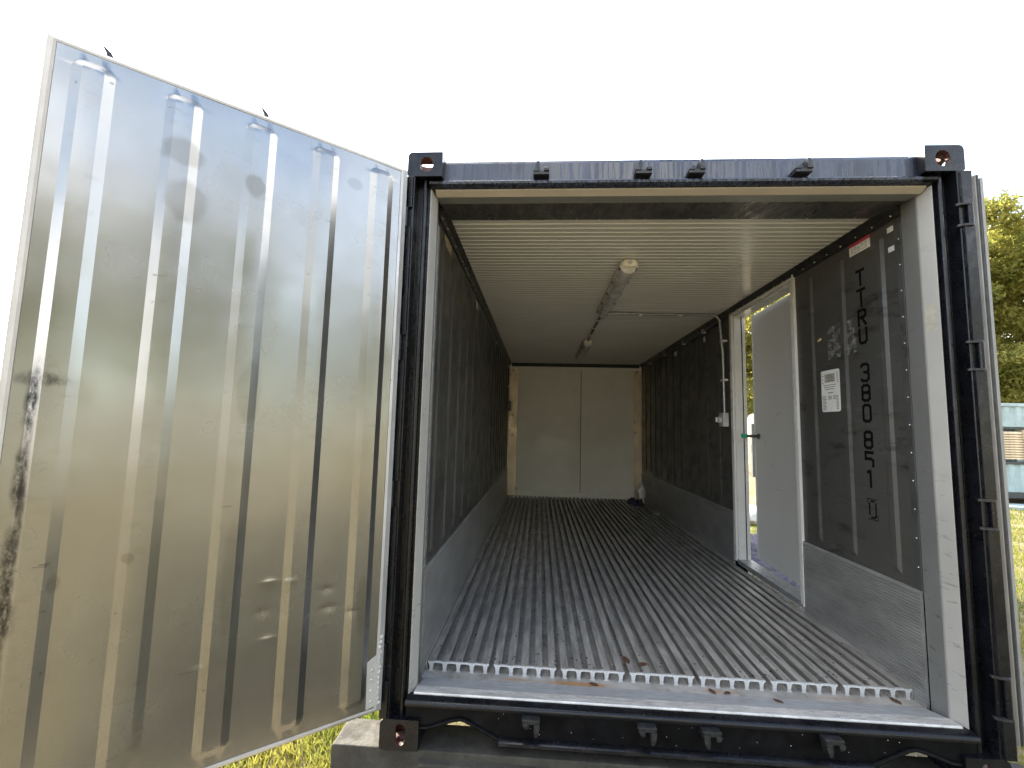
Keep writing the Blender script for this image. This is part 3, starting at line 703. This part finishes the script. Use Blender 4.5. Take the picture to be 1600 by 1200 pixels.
# ------------------------------------------------------------------ right door leaf, folded back along the side
RD = bpy.data.objects.new('container_door', mesh_of(B((2.448, .012, .170), (2.462, 1.16, 2.455)), 'container_door', 'black_paint', (2.455, .0, .17))); COL.objects.link(RD)
RD.parent = K; RD.location = (2.455-CW/2, 0-CL/2, .17); ORG[RD.name] = (2.455, 0, .17); RD['label'] = 'right door leaf folded flat against the container side'
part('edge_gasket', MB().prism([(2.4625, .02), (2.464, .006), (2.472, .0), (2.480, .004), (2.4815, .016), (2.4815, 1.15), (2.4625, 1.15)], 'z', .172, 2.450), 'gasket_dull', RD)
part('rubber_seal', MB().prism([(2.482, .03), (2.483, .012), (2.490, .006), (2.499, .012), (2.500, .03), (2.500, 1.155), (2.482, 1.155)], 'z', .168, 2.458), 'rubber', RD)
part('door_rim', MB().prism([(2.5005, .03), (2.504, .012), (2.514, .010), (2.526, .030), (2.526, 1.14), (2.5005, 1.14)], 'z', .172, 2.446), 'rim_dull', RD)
part('door_lining', B((2.5265, .05, .2), (2.536, 1.12, 2.42)), 'door_steel', RD)

# ------------------------------------------------------------------ lamps, conduit, switch
def lamp(y0, y1, xc, label):
    t = empty('ceiling_lamp', (xc, (y0+y1)/2, 2.355), label, 'lamp', 'ceiling lamps')
    z1 = 2.436
    part('housing', MB().prism([(xc-.056, z1-.034), (xc+.056, z1-.034), (xc+.052, z1-.004), (xc+.03, z1), (xc-.03, z1), (xc-.052, z1-.004)], 'y', y0+.02, y1-.02), 'lamp_body', t)
    d = [(xc-.050, z1-.0345)]+[(xc+.050*math.cos(a), z1-.0345-.048*math.sin(a)) for a in np.linspace(math.pi, 0, 11)[1:-1]]+[(xc+.050, z1-.0345)]
    part('diffuser', MB().prism(d, 'y', y0+.035, y1-.035), 'diffuser', t, smooth=True)
    for s, ya in ((1, y0), (-1, y1)):
        e = [(xc-.060, z1-.046), (xc+.060, z1-.046), (xc+.056, z1-.012), (xc+.04, z1-.001), (xc-.04, z1-.001), (xc-.056, z1-.012)]
        mb = MB(); n = len(e)
        mb.prism(e, 'y', ya+s*.012, ya+s*.0345)
        mb.add([(xc+(p[0]-xc)*.72, ya-s*.012, z1-.001+(p[1]-z1)*.9) for p in e]+[(p[0], ya+s*.0118, p[1]) for p in e], [(i, (i+1) % n, n+(i+1) % n, n+i) for i in range(n)]+[tuple(range(n))])
        part('end_cap', mb, 'lamp_body', t, .003)
        part('plug', MB().tube([(xc, ya-s*.004, z1-.024), (xc, ya-s*.016, z1-.024)], .015, 12), 'plastic_grey', t, smooth=True)
    for i in range(5):
        for sx in (-1, 1): part('clip', B((xc+sx*.0515, y0+.07+i*(y1-y0-.14)/4-.009, z1-.044), (xc+sx*.060, y0+.07+i*(y1-y0-.14)/4+.009, z1-.026)), 'plastic_dark', t)
lamp(.93, 2.19, 1.200, 'linear batten lamp on the ceiling, the one nearer the doorway')
lamp(3.56, 4.80, 1.215, 'linear batten lamp on the ceiling, the one nearer the back wall')
zc = 2.420
cl = empty('cable_conduit', (1.2, 2.8, zc), 'short dark cable conduit between the two ceiling lamps', 'conduit')
part('pipe', MB().tube([(1.200, 2.21, zc), (1.202, 2.30, zc), (1.208, 3.42, zc), (1.214, 3.545, zc)], .013, 8), 'plastic_dark', cl, smooth=True)
part('gland', MB().tube([(1.200, 2.195, zc), (1.201, 2.28, zc-.002)], .026, 10), 'plastic_dark', cl, smooth=True)
for y in (2.48, 2.85, 3.2): part('saddle_clip', B((1.183, y, zc-.016), (1.229, y+.02, 2.4355)), 'plastic_grey', cl)
yc = 2.262
cw = empty('wall_conduit', (2.2, yc, 1.5), 'grey metal conduit running across the ceiling and down beside the side door', 'conduit')
bend = [(2.215+.075*math.sin(a), yc, 2.345+.075*math.cos(a)) for a in np.linspace(0, math.pi/2, 9)]
cpts = [(1.258, yc-.03, zc), (1.6, yc-.01, zc), (2.10, yc, zc)]+bend+[(2.300, yc, 2.20), (2.312, yc, 2.05), (2.316, yc, 1.51)]
part('pipe', MB().tube(cpts, .0125, 10), 'galv', cw, smooth=True)
for x in (1.56, 1.93): part('saddle_clip', MB().dome((x, yc-.012, zc-.012), (0, -.3, -1), .02, .012), 'pvc_white', cw, smooth=True)
for z in (2.16, 1.80): part('saddle_clip', B((2.296, yc-.04, z), (2.3395, yc+.03, z+.018)), 'pvc_white', cw, .002)
sb = empty('switch_box', (2.30, yc, 1.40), 'small grey switch box at the foot of the wall conduit', 'switch')
part('box', B((2.283, yc-.05, 1.385), (2.3325, yc+.045, 1.508)), 'plastic_grey', sb, .004)
part('switch', MB().tube([(2.283, yc+.01, 1.445), (2.262, yc+.01, 1.445), (2.252, yc+.01, 1.445)], [.03, .028, .014], 12), 'plastic_grey', sb, smooth=True)
part('switch_knob', B((2.238, yc+.004, 1.425), (2.253, yc+.016, 1.468)), 'pvc_white', sb, .002)
pc = empty('cable_run', (XL, 5.3, 1.5), 'thin dark cable and socket box low on the left wall near the back', 'cable')
part('cable', MB().tube([(XL+.03, 5.25, 2.38), (XL+.022, 5.25, 2.2), (XL+.022, 5.25, 1.75)], .008, 8), 'plastic_dark', pc, smooth=True)
part('socket_box', B((XL+.012, 5.12, 1.60), (XL+.07, 5.38, 1.75)), 'plastic_dark', pc, .006)
for z in (2.30, 1.98): part('cable_clip', B((XL+.0125, 5.235, z), (XL+.036, 5.265, z+.02)), 'pvc_white', pc)
br = empty('pipe_run', (2.30, 4, 2.36), 'slim grey pipe along the top of the right wall behind the side door', 'pipe')
part('pipe', MB().tube([(2.318, 2.30, 2.375), (2.316, 4.0, 2.372), (2.318, 5.6, 2.375)], .011, 8), 'flashing', br, smooth=True)
for y in (2.75, 3.4, 4.2, 5.0): part('saddle_clip', B((2.304, y, 2.352), (2.3395, y+.02, 2.392)), 'plastic_grey', br)

# ------------------------------------------------------------------ things on the floor
bg_ = empty('plastic_bag', (2.245, 5.33, ZF), 'crumpled pale plastic bag standing in the far right corner', 'bag')
mb = MB(); nr = 14
prof_ = [(.00, .050), (.03, .060), (.09, .056), (.15, .050), (.19, .036), (.23, .016), (.26, .008)]
v = []
for i, (z, r_) in enumerate(prof_):
    for k in range(nr):
        a = 2*math.pi*k/nr; q = r_*(1+.22*math.sin(3*a+i*1.3)+.12*math.sin(7*a-i*2.1)); v.append((2.245+q*math.cos(a)+.012*i/6, 5.33+q*.8*math.sin(a), ZF+.07+z))
part('bag_body', mb.add(v, [(i*nr+k, i*nr+(k+1) % nr, (i+1)*nr+(k+1) % nr, (i+1)*nr+k) for i in range(len(prof_)-1) for k in range(nr)]+[tuple(range(nr))[::-1], tuple(range(len(v)-nr, len(v)))]), 'bag_white', bg_, smooth=True)
part('bag_foot', MB().add([(2.245+.055*math.cos(a)*k, 5.33+.045*math.sin(a)*k, ZF+z) for z, k in ((.001, 1.1), (.068, .9)) for a in np.linspace(0, 2*math.pi, 9)[:-1]],
     [(i, (i+1) % 8, 8+(i+1) % 8, 8+i) for i in range(8)]+[tuple(range(8))[::-1], tuple(range(8, 16))]), 'bag_white', bg_)
mb = MB(); n1 = 18
v = []
for j in range(n1):
    for i in range(n1):
        x, y = i/(n1-1), j/(n1-1); e = min(x, 1-x, y, 1-y)
        z = .002+min(1, e*6)*(.055+.035*math.sin(x*9+y*5)*math.cos(y*11-x*4)+.02*math.sin(x*23)*math.sin(y*19))
        v.append((2.03+.19*x+.02*math.sin(y*7), 5.02+.32*y+.03*math.sin(x*6), ZF+max(.002, z)))
rg = part('crumpled_cloth', mb.add(v, [(j*n1+i, j*n1+i+1, (j+1)*n1+i+1, (j+1)*n1+i) for j in range(n1-1) for i in range(n1-1)]), 'cloth_dark', smooth=True)
tag(rg, 'dark purple crumpled cloth on the floor in front of the pale bag', 'cloth')
rg.modifiers.new('s', 'SOLIDIFY').thickness = .006
mb = MB().box((2.20, 4.35, ZF+.001), (2.30, 4.95, ZF+.014)); off = part('plank', mb, 'floor_base', None, .003); tag(off, 'dusty flat offcut strip lying along the right wall near the back', 'offcut')

def dry_leaf(x, y, z, rz, s, label):
    v = [(0, -.5, 0), (.22, -.2, .05), (.26, .1, .02), (.12, .38, .07), (0, .55, 0), (-.14, .36, .06), (-.27, .08, .03), (-.2, -.22, .08), (0, 0, .0)]
    mb = MB(); c, s_ = math.cos(rz), math.sin(rz)
    mb.add([(x+s*(a*c-b*s_), y+s*(a*s_+b*c), z+s*d) for a, b, d in v], [(8, i, (i+1) % 8) for i in range(8)])
    o = part('dry_leaf', mb, 'leaf_dry'); tag(o, label, 'leaf', 'dry leaves'); o.modifiers.new('s', 'SOLIDIFY').thickness = .0006; return o
dry_leaf(.905, .262, .163, 1.2, .045, 'small dark dry leaf in the gutter before the third floor panel')
dry_leaf(1.435, .262, .163, .4, .045, 'brown dry leaf in the gutter before the fifth floor panel, nearer the left')
dry_leaf(1.50, .258, .163, 2.1, .04, 'dark dry leaf in the gutter before the fifth floor panel, nearer the right')
dry_leaf(1.685, .185, .180, .9, .045, 'lone dark leaf lying on the blue-grey aluminium sill')
dry_leaf(2.232, .275, .163, .3, .055, 'orange brown leaf against the last floor panel on the right')
dry_leaf(1.078, .405, ZF+.002, .2, .07, 'rust coloured leaf lying on the floor behind the third panel edge')
dry_leaf(1.15, .375, ZF+.002, 1.9, .06, 'brown leaf fragment on the floor just right of the rust coloured leaf')
mb = MB()
for _ in range(520):
    x, y = random.uniform(.13, 2.3), .32+5*random.random()**2.2; s_ = random.uniform(.0015, .007); a = random.uniform(0, 6)
    z = ZF+.0008
    mb.add([(x, y, z+s_*.5)]+[(x+s_*math.cos(a+k*2.1), y+s_*1.5*math.sin(a+k*2.1), z) for k in range(3)], [(0, 1, 2), (0, 2, 3), (0, 3, 1), (1, 3, 2)])
cb = part('floor_crumbs', mb, 'crumb', stuff=True); cb['label'] = 'dark crumbs of dirt scattered over the metal floor'
mb = MB()
for _ in range(40):
    x, y = random.uniform(.13, 2.3), .31+2*random.random()**2; s_ = random.uniform(.001, .004); a = random.uniform(0, 6); z = ZF+.0008
    mb.add([(x, y, z+s_*.5)]+[(x+s_*math.cos(a+k*2.1), y+s_*1.5*math.sin(a+k*2.1), z) for k in range(3)], [(0, 1, 2), (0, 2, 3), (0, 3, 1), (1, 3, 2)])
for _ in range(26):
    x, z = random.uniform(.2, 2.2), random.uniform(.075, .16); s_ = random.uniform(.0008, .0018)
    mb.box((x, .0208, z), (x+s_, .0222, z+s_*1.4))
fk = part('pale_flecks', mb, 'fleck', stuff=True); fk['label'] = 'tiny pale flecks on the floor and on the black bottom rail'

# ------------------------------------------------------------------ concrete beam under the front corners
mb = MB()
bx = [(-.205, ZG-.03), (-.205, -.008), (-.198, -.0012), (2.64, -.0012), (2.648, -.01), (2.648, ZG-.03)]
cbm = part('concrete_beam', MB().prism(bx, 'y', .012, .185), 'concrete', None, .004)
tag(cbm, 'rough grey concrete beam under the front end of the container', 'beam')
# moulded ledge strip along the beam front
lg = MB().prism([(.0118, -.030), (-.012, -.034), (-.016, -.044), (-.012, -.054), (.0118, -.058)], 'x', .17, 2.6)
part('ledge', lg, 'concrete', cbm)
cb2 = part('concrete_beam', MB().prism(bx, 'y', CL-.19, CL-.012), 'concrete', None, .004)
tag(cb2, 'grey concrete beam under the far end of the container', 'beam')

# ------------------------------------------------------------------ outside: tarp, bag, post, cabin
mb = MB(); na, nb = 40, 40; v = []
for j in range(nb):
    for i in range(na):
        x, y = i/(na-1), j/(nb-1)
        z = .012+.05*abs(math.sin(x*13+3*math.sin(y*5)))*abs(math.cos(y*11+2*x))+.02*math.sin(x*41+y*29)*math.sin(y*37)
        v.append((2.72+1.5*x+.15*math.sin(y*6)+y*.6, 2.1+3.4*y+.12*math.sin(x*9), ZG+.02+max(0, z)))
tp2 = part('tarpaulin', mb.add(v, [(j*na+i, j*na+i+1, (j+1)*na+i+1, (j+1)*na+i) for j in range(nb-1) for i in range(na-1)]), 'tarp_blue', smooth=True)
tag(tp2, 'crumpled bright blue tarpaulin on the ground outside the side door', 'tarpaulin'); tp2.modifiers.new('s', 'SOLIDIFY').thickness = .004
mb = MB(); v = []
for j in range(7):
    for k in range(14):
        a = 2*math.pi*k/14; t_ = j/6; r_ = (.30*math.sin(math.pi*(.12+.8*t_))**.6)*(1+.12*math.sin(3*a+j)+.08*math.sin(5*a-2*j))
        v.append((4.42+r_*math.cos(a), 6.5+r_*1.2*math.sin(a), ZG+.001+t_*.30))
sk = part('sack', mb.add(v, [(i*14+k, i*14+(k+1) % 14, (i+1)*14+(k+1) % 14, (i+1)*14+k) for i in range(6) for k in range(14)]+[tuple(range(14))[::-1], tuple(range(84, 98))]), 'bag_white', smooth=True)
tag(sk, 'white sack on the grass seen through the side door gap', 'sack')
pp = empty('post', (8.6, 15.4, ZG), 'dark post with a pale cap seen through the side door gap', 'post')
part('shaft', B((8.52, 15.32, ZG), (8.68, 15.48, ZG+1.95)), 'post_dark', pp, .01); part('cap', MB().prism([(8.50, ZG+1.951), (8.70, ZG+1.951), (8.70, ZG+2.25), (8.60, ZG+2.32), (8.50, ZG+2.25)], 'y', 15.30, 15.50), 'pvc_white', pp)

CX, CY, CZ = 11.3, 9.9, -.05      # cabin's left front lower corner
cb_ = empty('site_cabin', (CX+3, CY+1.2, ZG), 'pale blue container cabin with a louvred window beyond the grass', 'cabin')
def sheet(x0, x1, z0, z1):
    p = []; x = x0
    while x < x1-.01:
        for dx, d in ((0, 0), (.10, 0), (.14, .035), (.24, .035)):
            if x+dx < x1: p.append((x+dx, CY+d))
        x += .28
    p += [(x1, CY), (x1, CY+.06), (x0, CY+.06)]
    return MB().prism(p, 'z', z0, z1)
part('wall_sheet', sheet(CX, CX+6, CZ+.12, .74), 'cabin_blue', cb_)
part('wall_sheet', sheet(CX, CX+6, 1.66, 2.16), 'cabin_blue', cb_)
part('wall_sheet', sheet(CX, CX+.35, .7405, 1.6595), 'cabin_blue', cb_); part('wall_sheet', sheet(CX+3.2, CX+6, .7405, 1.6595), 'cabin_blue', cb_)
part('roof_rail', B((CX-.02, CY-.03, 2.16), (CX+6.02, CY+2.4, 2.24)), 'cabin_blue', cb_, .01)
part('base_rail', B((CX-.02, CY-.02, CZ-.02), (CX+6.02, CY+2.4, CZ+.12)), 'cabin_dark', cb_)
part('skid', B((CX-.3, CY-.7, ZG), (CX+6, CY-.1, ZG+.07)), 'cabin_blue', cb_)
part('side_sheet', B((CX, CY+.0605, CZ+.12), (CX+.05, CY+2.38, 2.16)), 'cabin_blue', cb_); part('back_sheet', B((CX+.05, CY+2.32, CZ+.12), (CX+6, CY+2.38, 2.16)), 'cabin_blue', cb_)
wn = part('window', B((CX+.36, CY+.03, 1.60), (CX+3.19, CY+.09, 1.659)), 'cabin_dark', cb_)
part('window_sill', B((CX+.36, CY-.02, .741), (CX+3.19, CY+.09, .80)), 'cabin_dark', wn)
for x in (CX+.36, CX+1.35, CX+3.13): part('window_post', B((x, CY+.03, .8005), (x+.06, CY+.09, 1.5995)), 'cabin_dark', wn)
for i in range(11):
    z = .86+i*.062; part('louvre_slat', MB().add([(CX+.43, CY+.02, z), (CX+1.25, CY+.02, z), (CX+1.25, CY+.08, z+.05), (CX+.43, CY+.08, z+.05), (CX+.43, CY+.012, z+.012), (CX+1.25, CY+.012, z+.012), (CX+1.25, CY+.07, z+.062), (CX+.43, CY+.07, z+.062)],
        [(0, 3, 2, 1), (4, 5, 6, 7), (0, 1, 5, 4), (1, 2, 6, 5), (2, 3, 7, 6), (3, 0, 4, 7)]), 'slat_cream', wn)
part('louvre_frame', B((CX+1.255, CY+.0, .82), (CX+1.33, CY+.08, 1.59)), 'slat_cream', wn)
part('inner_wall', B((CX+1.42, CY+.4, .8), (CX+3.12, CY+.45, 1.6)), 'cabin_blue', cb_)

# ------------------------------------------------------------------ trees
def tree_mesh(seed, H, n_leaf, lw, mat):
    rg_ = np.random.default_rng(seed); rd = random.Random(seed)
    tr = MB(); cl_ = []
    top = H*.93
    tr.tube([(0, 0, -.1), (.03*H*.3, .02, H*.25), (-.02*H*.2, .05, H*.55), (.02*H, 0, top)], [.022*H, .017*H, .011*H, .002*H], 9)
    for i in range(26):
        z = H*(.22+.68*(i/26)); a = rd.uniform(0, 6.28); ln = H*(.26*(1-((z/H-.42)/.62)**2)+.05)*rd.uniform(.7, 1.15)
        e = (math.cos(a)*ln, math.sin(a)*ln, z+ln*rd.uniform(.15, .55)); m_ = (e[0]*.5, e[1]*.5, z+(e[2]-z)*.35)
        tr.tube([(0, 0, z), m_, e], [.006*H*(1-z/H)+.012, .006, .003], 5)
        for q in range(5):
            t_ = rd.uniform(.45, 1.05); cl_.append((e[0]*t_+rd.gauss(0, .05*H), e[1]*t_+rd.gauss(0, .05*H), z+(e[2]-z)*t_+rd.gauss(0, .035*H), rd.uniform(.035, .07)*H))
    for i in range(6): cl_.append((rd.gauss(0, .02*H), rd.gauss(0, .02*H), H*rd.uniform(.85, 1), .025*H))
    C_ = np.array(cl_); w = C_[:, 3]**2; idx = rg_.choice(len(C_), n_leaf, p=w/w.sum())
    d = rg_.normal(size=(n_leaf, 3)); d /= np.linalg.norm(d, axis=1)[:, None]
    P = C_[idx, :3]+d*(C_[idx, 3]*rg_.uniform(.3, 1.1, n_leaf))[:, None]*np.array([1.15, 1.15, .7])
    a = rg_.normal(size=(n_leaf, 3)); a /= np.linalg.norm(a, axis=1)[:, None]; b2 = np.cross(a, rg_.normal(size=(n_leaf, 3))); b2 /= np.linalg.norm(b2, axis=1)[:, None]
    s_ = lw*rg_.uniform(.6, 1.3, n_leaf)[:, None]
    V = np.stack([P-a*s_, P+b2*s_*.45, P+a*s_, P-b2*s_*.45], 1).reshape(-1, 3)
    me = bpy.data.meshes.new('crown'); me.vertices.add(len(V)); me.vertices.foreach_set('co', V.ravel().astype(np.float32))
    me.loops.add(len(V)); me.loops.foreach_set('vertex_index', np.arange(len(V), dtype=np.int32))
    me.polygons.add(n_leaf); me.polygons.foreach_set('loop_start', np.arange(0, len(V), 4, dtype=np.int32)); me.update(calc_edges=True); me.validate()
    me.materials.append(MAT[mat])
    return mesh_of(tr, 'trunk', 'bark', smooth=True), me
TA = tree_mesh(3, 9.5, 60000, .085, 'foliage'); TBm = tree_mesh(11, 8.0, 50000, .08, 'foliage_pale'); TL = tree_mesh(5, 9, 7000, .26, 'foliage')
def tree(src, x, y, s, rz, label, group):
    t = empty('tree', (x, y, ZG), label, 'tree', group); t.rotation_euler.z = rz; t.scale = (s, s, s)
    for nm, me in zip(('trunk', 'crown'), src):
        o = bpy.data.objects.new(nm, me); COL.objects.link(o); o.parent = t
    return t
GR = 'trees behind the cabin'
tree(TA, 15.2, 15.5, 1.05, .3, 'tall leafy tree rising straight behind the pale blue cabin', GR)
tree(TBm, 17.6, 16.8, 1.22, 1.9, 'pale green tree at the right edge behind the cabin', GR)
tree(TA, 16.4, 19.5, 1.15, 4.0, 'darker tree set back between the two trees behind the cabin', GR)
tree(TBm, 13.2, 17.5, 1.2, 2.6, 'thin topped tree showing just beside the folded right door', GR)
tree(TA, 19.5, 18.5, 1.1, 5.1, 'leafy tree right of the cabin, beyond the edge of the view', GR)
tree(TBm, 10.6, 18.3, .95, .9, 'sunlit yellow green tree seen through the side door gap', GR)
tree(TA, 8.2, 19.5, .9, 2.2, 'dark tree behind the post, mostly hidden by the container', GR)
GL = 'trees standing behind the viewer'
for i, (x, y, s, rz) in enumerate([(6, -15, .9, .2), (10.5, -13, 1.0, 1.4), (14.5, -9.5, .85, 2.9), (2, -17, .9, 4.1), (18, -5, .9, 5.), (-3, -18, .95, .8)]):
    tree(TL, x, y, s, rz, 'leafy tree at the clearing edge behind the viewer, '+['first', 'second', 'third', 'fourth', 'fifth', 'sixth'][[2, 3, 4, 1, 5, 0][i]]+' from the left door side', GL)

# ------------------------------------------------------------------ grass
def grass(n, fx_, hmin, hmax, w):
    P = fx_(n); n = len(P)
    a = rng.uniform(0, 2*math.pi, n); hh = rng.uniform(hmin, hmax, n); lean = rng.uniform(.1, .9, n)*hh; la = rng.uniform(0, 2*math.pi, n)
    d = np.stack([np.cos(a), np.sin(a), np.zeros(n)], 1)*(w*rng.uniform(.6, 1.5, n))[:, None]; l = np.stack([np.cos(la), np.sin(la), np.zeros(n)], 1)*lean[:, None]
    up = np.array([0, 0, 1.])
    V = np.stack([P-d, P+d, P+d*.6+l*.45+up*(hh*.65)[:, None], P-d*.6+l*.45+up*(hh*.65)[:, None], P+l+up*hh[:, None]], 1).reshape(-1, 3)
    me = bpy.data.meshes.new('grass'); me.vertices.add(len(V)); me.vertices.foreach_set('co', V.ravel().astype(np.float32))
    base = np.arange(n)*5
    li = np.stack([base, base+1, base+2, base+3, base+3, base+2, base+4], 1).ravel().astype(np.int32)
    me.loops.add(len(li)); me.loops.foreach_set('vertex_index', li)
    st_ = np.stack([np.arange(n)*7, np.arange(n)*7+4], 1).ravel().astype(np.int32)
    me.polygons.add(2*n); me.polygons.foreach_set('loop_start', st_); me.update(calc_edges=True); me.validate(); me.materials.append(MAT['grass_blade'])
    return me
def area(x0, x1, y0, y1, thin=0.):
    def f(n):
        P = np.stack([rng.uniform(x0, x1, n), rng.uniform(y0, y1, n), np.full(n, ZG-.004)], 1)
        k = np.sin(P[:, 0]*2.3+1)*np.cos(P[:, 1]*1.9)+.6*np.sin(P[:, 0]*7.1+P[:, 1]*5.3)
        return P[k+rng.uniform(-.6, .6, n) > thin-1.]
    return f
for lab, n, ar, hm in (('short sunlit grass and weeds left of the container', 42000, area(-1.6, -.02, .1, 2.2), .05), ('thin grass on the right of the container', 60000, area(2.7, 7.5, -.6, 6.5, .25), .06),
                       ('dry grass in front of the blue cabin', 50000, area(7.5, 16, 3, 10, .5), .07), ('weeds on the ground under the container front', 2500, area(.1, 2.4, .3, 1.6, .8), .05)):
    me = grass(n, ar, hm*.35, hm*1.2, .0035 if n != 50000 else .006)
    o = bpy.data.objects.new('grass', me); COL.objects.link(o); o['kind'] = 'stuff'; o['label'] = lab; o['category'] = 'grass'
